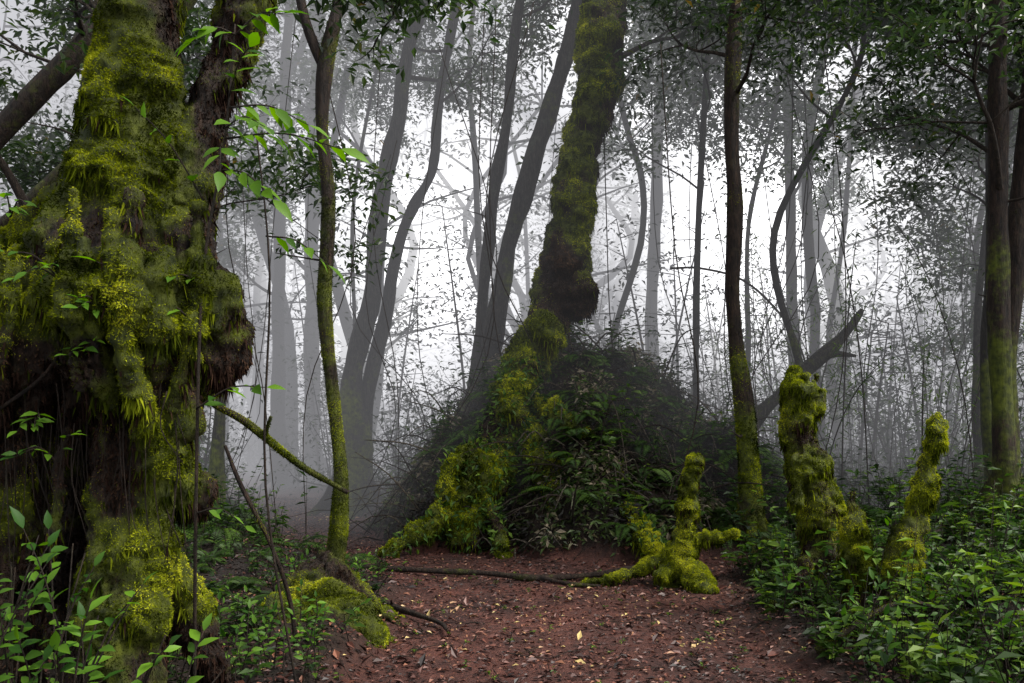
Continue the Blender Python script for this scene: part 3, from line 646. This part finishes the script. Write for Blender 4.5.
for c in scatter(360, (-16, 20), (14.5, 32)):
    if mound(c[0], c[1]) > .05: continue
    h = rng.uniform(.5, 2.6)
    for _ in range(5):
        tip = c+np.array([rng.normal(0, .5), rng.normal(0, .5), h*rng.uniform(.5, 1.2)])
        T.add([np.r_[c, .02], np.r_[(c+tip)/2+rng.normal(0, .1, 3), .015], np.r_[tip, .006]], 4, 2)
        for t in (.5, .8, 1): cluster(LV, c+(tip-c)*t, 14, .3, .15)
LV.obj('leaves', M_bgleaf, e); T.obj('stems', M_twig, e)
# leafy understorey saplings in the middle distance
LV = Leaves(); T = Tubes(); e = empty('understorey_saplings')
for c in scatter(64, (-11, 14), (16.5, 25)):
    if mound(c[0], c[1]) > .05 or (abs(c[0]+3.0*c[1]/30) < .8): continue
    h = rng.uniform(3, 6.5); lean = rng.normal(0, .6, 2)
    pts = [np.r_[c, .035], np.r_[c+np.array([lean[0]*.4, lean[1]*.4, h*.5]), .028], np.r_[c+np.array([lean[0], lean[1], h]), .01]]
    T.add(pts, 5, 4); S = spline(pts, 7)[5:, :3]
    for s_ in S:
        a = rng.uniform(0, 6.28); l = rng.uniform(.3, 1.1); tip = s_+np.array([math.cos(a)*l, math.sin(a)*l, rng.uniform(-.1, .3)])
        T.add([np.r_[s_, .012], np.r_[tip, .004]], 4, 1); cluster(LV, tip, 10, .24, .15); cluster(LV, (s_+tip)/2, 6, .2, .14)
LV.obj('leaves', M_bgleaf, e); T.obj('stems', M_twig, e)
LV = Leaves(); T = Tubes(); e = empty('bamboo_thicket')
for c in scatter(75, (3.8, 10.5), (11.5, 18)):
    h = rng.uniform(1.5, 5.5); lean = rng.normal(0, .5, 2); r = rng.uniform(.005, .012)
    pts = [np.r_[c, r], np.r_[c+np.array([lean[0]*.3, lean[1]*.3, h*.4]), r], np.r_[c+np.array([lean[0], lean[1], h*.75]), r*.8], np.r_[c+np.array([lean[0]*2.2, lean[1]*2, h]), r*.4]]
    T.add(pts, 4, 4)
    S = spline(pts, 5)[5:, :3]
    P = np.repeat(S, 6, 0)+rng.normal(0, .10, (len(S)*6, 3)); D = rng.normal(0, 1, P.shape); D[:, 2] = -.5
    LV.add(P, D, np.array([0, 0, 1.])+rng.normal(0, .3, P.shape), .15, .026, rng.uniform(.2, .9, len(P)))
for c in scatter(40, (-8, 3.5), (12.5, 19)):
    if mound(c[0], c[1]) > .3: continue
    h = rng.uniform(1, 3.0); lean = rng.normal(0, .7, 2); r = rng.uniform(.006, .016)
    pts = [np.r_[c, r], np.r_[c+np.array([lean[0]*.5, lean[1]*.3, h*.5]), r], np.r_[c+np.array([lean[0], lean[1], h]), r*.4]]
    T.add(pts, 4, 4); S = spline(pts, 5)[4:, :3]
    for s_ in S: cluster(LV, s_, 5, .12, .10)
LV.obj('leaves', M_fern, e); T.obj('stems', M_twig, e)
LV = Leaves(); T = Tubes(); e = empty('background_trees')
for k in range(135):
    x = rng.uniform(-26, 28); y = rng.uniform(21, 46); h = rng.uniform(9, 20); r = rng.uniform(.05, .22); w = rng.normal(0, .9, (4, 2))
    if abs(x+3.0*y/30) < .9 or abs(x-8.7*y/30) < 1.1: continue
    pts = [(x, y, -.4, r*1.4)]+[(x+w[i][0]*(i+1)/2, y+w[i][1]*(i+1)/2, h*(i+1)/4, r*(1-.2*i)) for i in range(4)]
    T.add(pts, 8, 4); C = spline(pts, 6)
    for _ in range(15):
        j = rng.integers(5, len(C)); p = C[j, :3]; a = rng.uniform(0, 6.28); l = rng.uniform(1.2, 2.8)
        tip = p+np.array([math.cos(a)*l, math.sin(a)*l, rng.uniform(0, 1)]); T.add([np.r_[p, .04], np.r_[(p+tip)/2+rng.normal(0, .15, 3), .03], np.r_[tip, .01]], 4, 2)
        for t in (.6, .8, 1.): cluster(LV, p+(tip-p)*t, 14, .42, .2)
LV.obj('crowns', M_bgleaf, e); T.obj('trunks', M_bg, e)

LV = Leaves(); T = Tubes(); e = empty('sapling')
def spray(p0, p1, n, ls, v=.6):
    p0 = np.array(p0); p1 = np.array(p1); m = (p0+p1)/2+np.array([0, 0, .05])
    S = spline([np.r_[p0, .005], np.r_[m, .004], np.r_[p1, .002]], 6); T.add(S, 4, 1)
    for k in range(n):
        t = (k+1)/n; j = min(int(t*(len(S)-1)), len(S)-1); p = S[j, :3]; ax = unit(p1-p0)
        sd = unit(np.cross(ax, [0, 0, 1.]))*(1 if k % 2 else -1)
        D = ax*.6+sd*.8+rng.normal(0, .2, 3)
        if k == n-1: D = ax
        D[2] -= .25; L = ls*rng.uniform(.7, 1.2)
        LV.add([p], [D], [np.array([0, -.6, 1.])+rng.normal(0, .3, 3)], L, L*.42, np.clip(v+rng.normal(0, .28), 0, 1))
T.add([(-1.62, 4.35, g1(-1.6, 4.4), .010), (-1.52, 4.1, 1.2, .009), (-1.47, 4.05, 2.3, .008), (-1.38, 4.1, 3.0, .006), (-1.33, 4.1, 3.55, .004)], 5, 5)
T.add([(-1.15, 4.6, g1(-1.15, 4.6), .008), (-1.3, 4.5, 1.3, .007), (-1.25, 4.4, 2.4, .006), (-1.30, 4.3, 3.2, .004)], 5, 5)
for a, b, n, l in [((-1.38, 4.1, 3.0), (-.82, 4.1, 2.95), 12, .14), ((-1.36, 4.1, 3.15), (-1.0, 4.2, 3.1), 10, .13), ((-1.4, 4.1, 2.85), (-1.12, 4.0, 2.68), 9, .13), ((-1.33, 4.1, 3.5), (-1.5, 4.0, 3.42), 7, .13), ((-1.33, 4.1, 3.5), (-1.1, 4.1, 3.6), 9, .13),
                   ((-1.36, 4.1, 3.2), (-1.2, 3.9, 3.35), 8, .12), ((-1.38, 4.1, 3.05), (-1.1, 3.8, 2.95), 9, .12), ((-1.4, 4.1, 2.95), (-1.3, 3.8, 2.75), 6, .12),
                   ((-1.27, 4.4, 2.6), (-.95, 4.4, 2.45), 6, .12), ((-1.47, 4.05, 2.3), (-1.65, 3.9, 2.25), 5, .10), ((-1.5, 4.05, 2.1), (-1.85, 3.8, 2.35), 5, .09), ((-1.5, 4.05, 1.7), (-1.15, 4.0, 1.8), 7, .11), ((-1.52, 4.1, 1.2), (-1.25, 4.0, 1.15), 4, .08), ((-1.48, 4.1, 2.7), (-1.75, 3.95, 3.1), 6, .11)]:
    spray(a, b, n, l, .5)
LV.obj('leaves', M_bright, e, fine=True); T.obj('stems', M_twig, e)
LV = Leaves(); T = Tubes(); e = empty('leafy_shrub')
for k in range(50):
    b = np.array([-1.92+rng.normal(0, .2), 3.2+rng.normal(0, .18), .1]); tip = b+np.array([rng.normal(.0, .22), rng.normal(0, .2), rng.uniform(.4, 1.08)])
    T.add([np.r_[b, .006], np.r_[(b+tip)/2, .005], np.r_[tip, .003]], 4, 2)
    spray(b+(tip-b)*.6, tip+rng.normal(0, .08, 3), 10, .085, .3)
for c in scatter(70, (-1.9, -.7), (4.7, 7.5), lambda x, y: (pathmask(x, y) < .25) & (np.hypot(x+1.45, y-6.5) > .6)):
    spray(c, c+np.array([rng.normal(0, .1), rng.normal(0, .1), rng.uniform(.12, .35)]), 6, .06, .35)
for c in scatter(140, (1.9, 4.6), (4.8, 7.8)):
    spray(c, c+np.array([rng.normal(0, .15), rng.normal(0, .1), rng.uniform(.15, .55)]), 7, .08, .25)
for p in [(-2.05, 3.88, 2.28), (-1.85, 3.85, 2.1), (-2.2, 3.95, 1.6), (-2.1, 3.95, 1.45), (-2.35, 4.0, 2.6), (-1.95, 3.95, 1.9), (-2.5, 4.0, 1.5)]:
    for _ in range(3): spray(p, np.array(p)+np.array([rng.normal(0, .1), -.12, rng.uniform(-.02, .14)]), 4, .07, .5)
LV.obj('leaves', M_bright, e, fine=True); T.obj('stems', M_twig, e)

# ================================================================== LITTER
LV = Leaves()
n = 85000
x = rng.uniform(-7, 7, n); y = 4.2+rng.random(n)**1.5*16; z = gh(x, y)
ok = mound(x, y) < .15; x, y, z = x[ok], y[ok], z[ok]; n = len(x)
P = np.stack([x, y, z+rng.uniform(.004, .022, n)], -1); D = rng.normal(0, 1, (n, 3)); D[:, 2] *= .25
L = rng.uniform(.015, .06, n)*np.where(rng.random(n) < .10, 1.7, 1)
pm = pathmask(x, y); pt = fbm(np.stack([x, y, x*0], -1)*1.4, 3)
LV.add(P, D, np.array([0, 0, 1.])+rng.normal(0, .3, (n, 3)), L, L*.5, np.clip(rng.beta(1.3, 2.1, n)*.98+.45*pt-.18*(1-pm)+(rng.random(n) < .035)*.45, 0, 1))
LV.obj('leaf_litter', M_litter)
T = Tubes()
for c in scatter(700, (-4, 4.5), (4.6, 12), lambda x, y: x > -99):
    d = rng.normal(0, 1, 3); d[2] = 0; d /= np.linalg.norm(d); l = rng.uniform(.06, .35); r = rng.uniform(.002, .006)
    q = c+d*l; q[2] = g1(q[0], q[1]); mpt = (c+q)/2+rng.normal(0, .015, 3); up = np.array([0, 0, .012])
    T.add([np.r_[c+up, r], np.r_[mpt+up, r], np.r_[q+up, r*.6]], 4, 1)
T.obj('ground_twigs', M_twig)

# ================================================================== MIST
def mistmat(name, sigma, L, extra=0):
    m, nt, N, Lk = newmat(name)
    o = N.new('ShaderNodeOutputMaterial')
    em = N.new('ShaderNodeEmission'); em.inputs[0].default_value = (*L, 1); em.inputs[1].default_value = sigma if sigma else extra  # volume emits its own glow in place of scattered light
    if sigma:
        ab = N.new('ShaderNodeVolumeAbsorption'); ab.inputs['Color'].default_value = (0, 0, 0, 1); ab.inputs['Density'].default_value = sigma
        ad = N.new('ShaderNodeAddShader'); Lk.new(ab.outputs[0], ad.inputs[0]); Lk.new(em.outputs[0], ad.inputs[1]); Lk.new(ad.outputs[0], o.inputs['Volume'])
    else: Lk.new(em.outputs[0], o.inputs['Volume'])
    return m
def box(name, a, b, mat):
    V = np.array([(x, y, z) for x in (a[0], b[0]) for y in (a[1], b[1]) for z in (a[2], b[2])], float)
    F = np.array([(0, 1, 3, 2), (4, 6, 7, 5), (0, 4, 5, 1), (2, 3, 7, 6), (0, 2, 6, 4), (1, 5, 7, 3)])
    return mk(name, V, [F], mat)
def ell(name, c, r, mat, tilt=None):
    T = Tubes(); T.ball((0, 0, 0), 1, r, 28, 16)
    o = mk(name, np.vstack(T.V), [np.vstack(T.Q), np.vstack(T.T)], mat, None, None, True); o.location = c
    if tilt: o.rotation_euler = tilt
    return o
box('mist', (-90, 11.4, -2), (90, 20, 34), mistmat('mist', .033, (.50, .50, .53)))
box('mist', (-90, 20.02, -2), (90, 115, 34), mistmat('deep_mist', .048, (.66, .66, .695)))
ell('mist_glow', (-3.8, 31, 8.5), (6, 6, 6), mistmat('mist_glow', 0, (1, 1, 1.01), .10))  # these ellipsoids only emit: added glow for the bright patches
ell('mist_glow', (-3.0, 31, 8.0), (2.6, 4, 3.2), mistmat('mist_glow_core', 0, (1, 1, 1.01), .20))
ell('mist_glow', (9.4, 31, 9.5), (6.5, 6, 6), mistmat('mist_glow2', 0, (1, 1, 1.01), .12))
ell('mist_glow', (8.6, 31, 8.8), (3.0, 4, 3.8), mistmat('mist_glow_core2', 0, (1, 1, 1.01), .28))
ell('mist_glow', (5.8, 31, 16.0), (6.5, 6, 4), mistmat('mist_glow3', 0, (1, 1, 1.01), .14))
MS = mistmat('glow_shaft', 0, (1, .99, .97), .10)  # self-glowing slanted ellipsoids stand in for light shafts, the sun casts none
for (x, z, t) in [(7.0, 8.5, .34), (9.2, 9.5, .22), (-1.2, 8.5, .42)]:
    ell('mist_glow_shaft', (x, 21.5, z), (.55, .9, 7.5), MS, (0, t, 0))

# ================================================================== LIGHT
W = bpy.data.worlds.new('World'); scene.world = W; W.use_nodes = True
nt = W.node_tree; bg = nt.nodes['Background']
sky = nt.nodes.new('ShaderNodeTexSky'); sky.sky_type = 'NISHITA'; sky.sun_disc = False
sky.sun_elevation = math.radians(52); sky.sun_rotation = math.radians(100); sky.air_density = 1.0; sky.dust_density = 2
hs = nt.nodes.new('ShaderNodeHueSaturation'); hs.inputs['Saturation'].default_value = .25
nt.links.new(sky.outputs[0], hs.inputs['Color']); nt.links.new(hs.outputs[0], bg.inputs['Color'])
bg.inputs['Strength'].default_value = .37
sd = bpy.data.lights.new('sun', 'SUN'); sd.energy = 5.0; sd.angle = math.radians(22); sd.color = (1, .96, .87)
so = bpy.data.objects.new('sun', sd); scene.collection.objects.link(so)
az = math.radians(100); el = math.radians(52)
dirv = Vector((math.sin(az)*math.cos(el), math.cos(az)*math.cos(el), math.sin(el)))
so.rotation_euler = dirv.to_track_quat('Z', 'Y').to_euler()

cam = bpy.data.cameras.new('camera'); co = bpy.data.objects.new('camera', cam); scene.collection.objects.link(co)
co.location = (0, 0, 1.6); co.rotation_euler = (math.radians(90), 0, 0)
cam.lens = 30; cam.sensor_width = 36; cam.shift_y = .0864; cam.clip_end = 500; cam.clip_start = .05
scene.camera = co
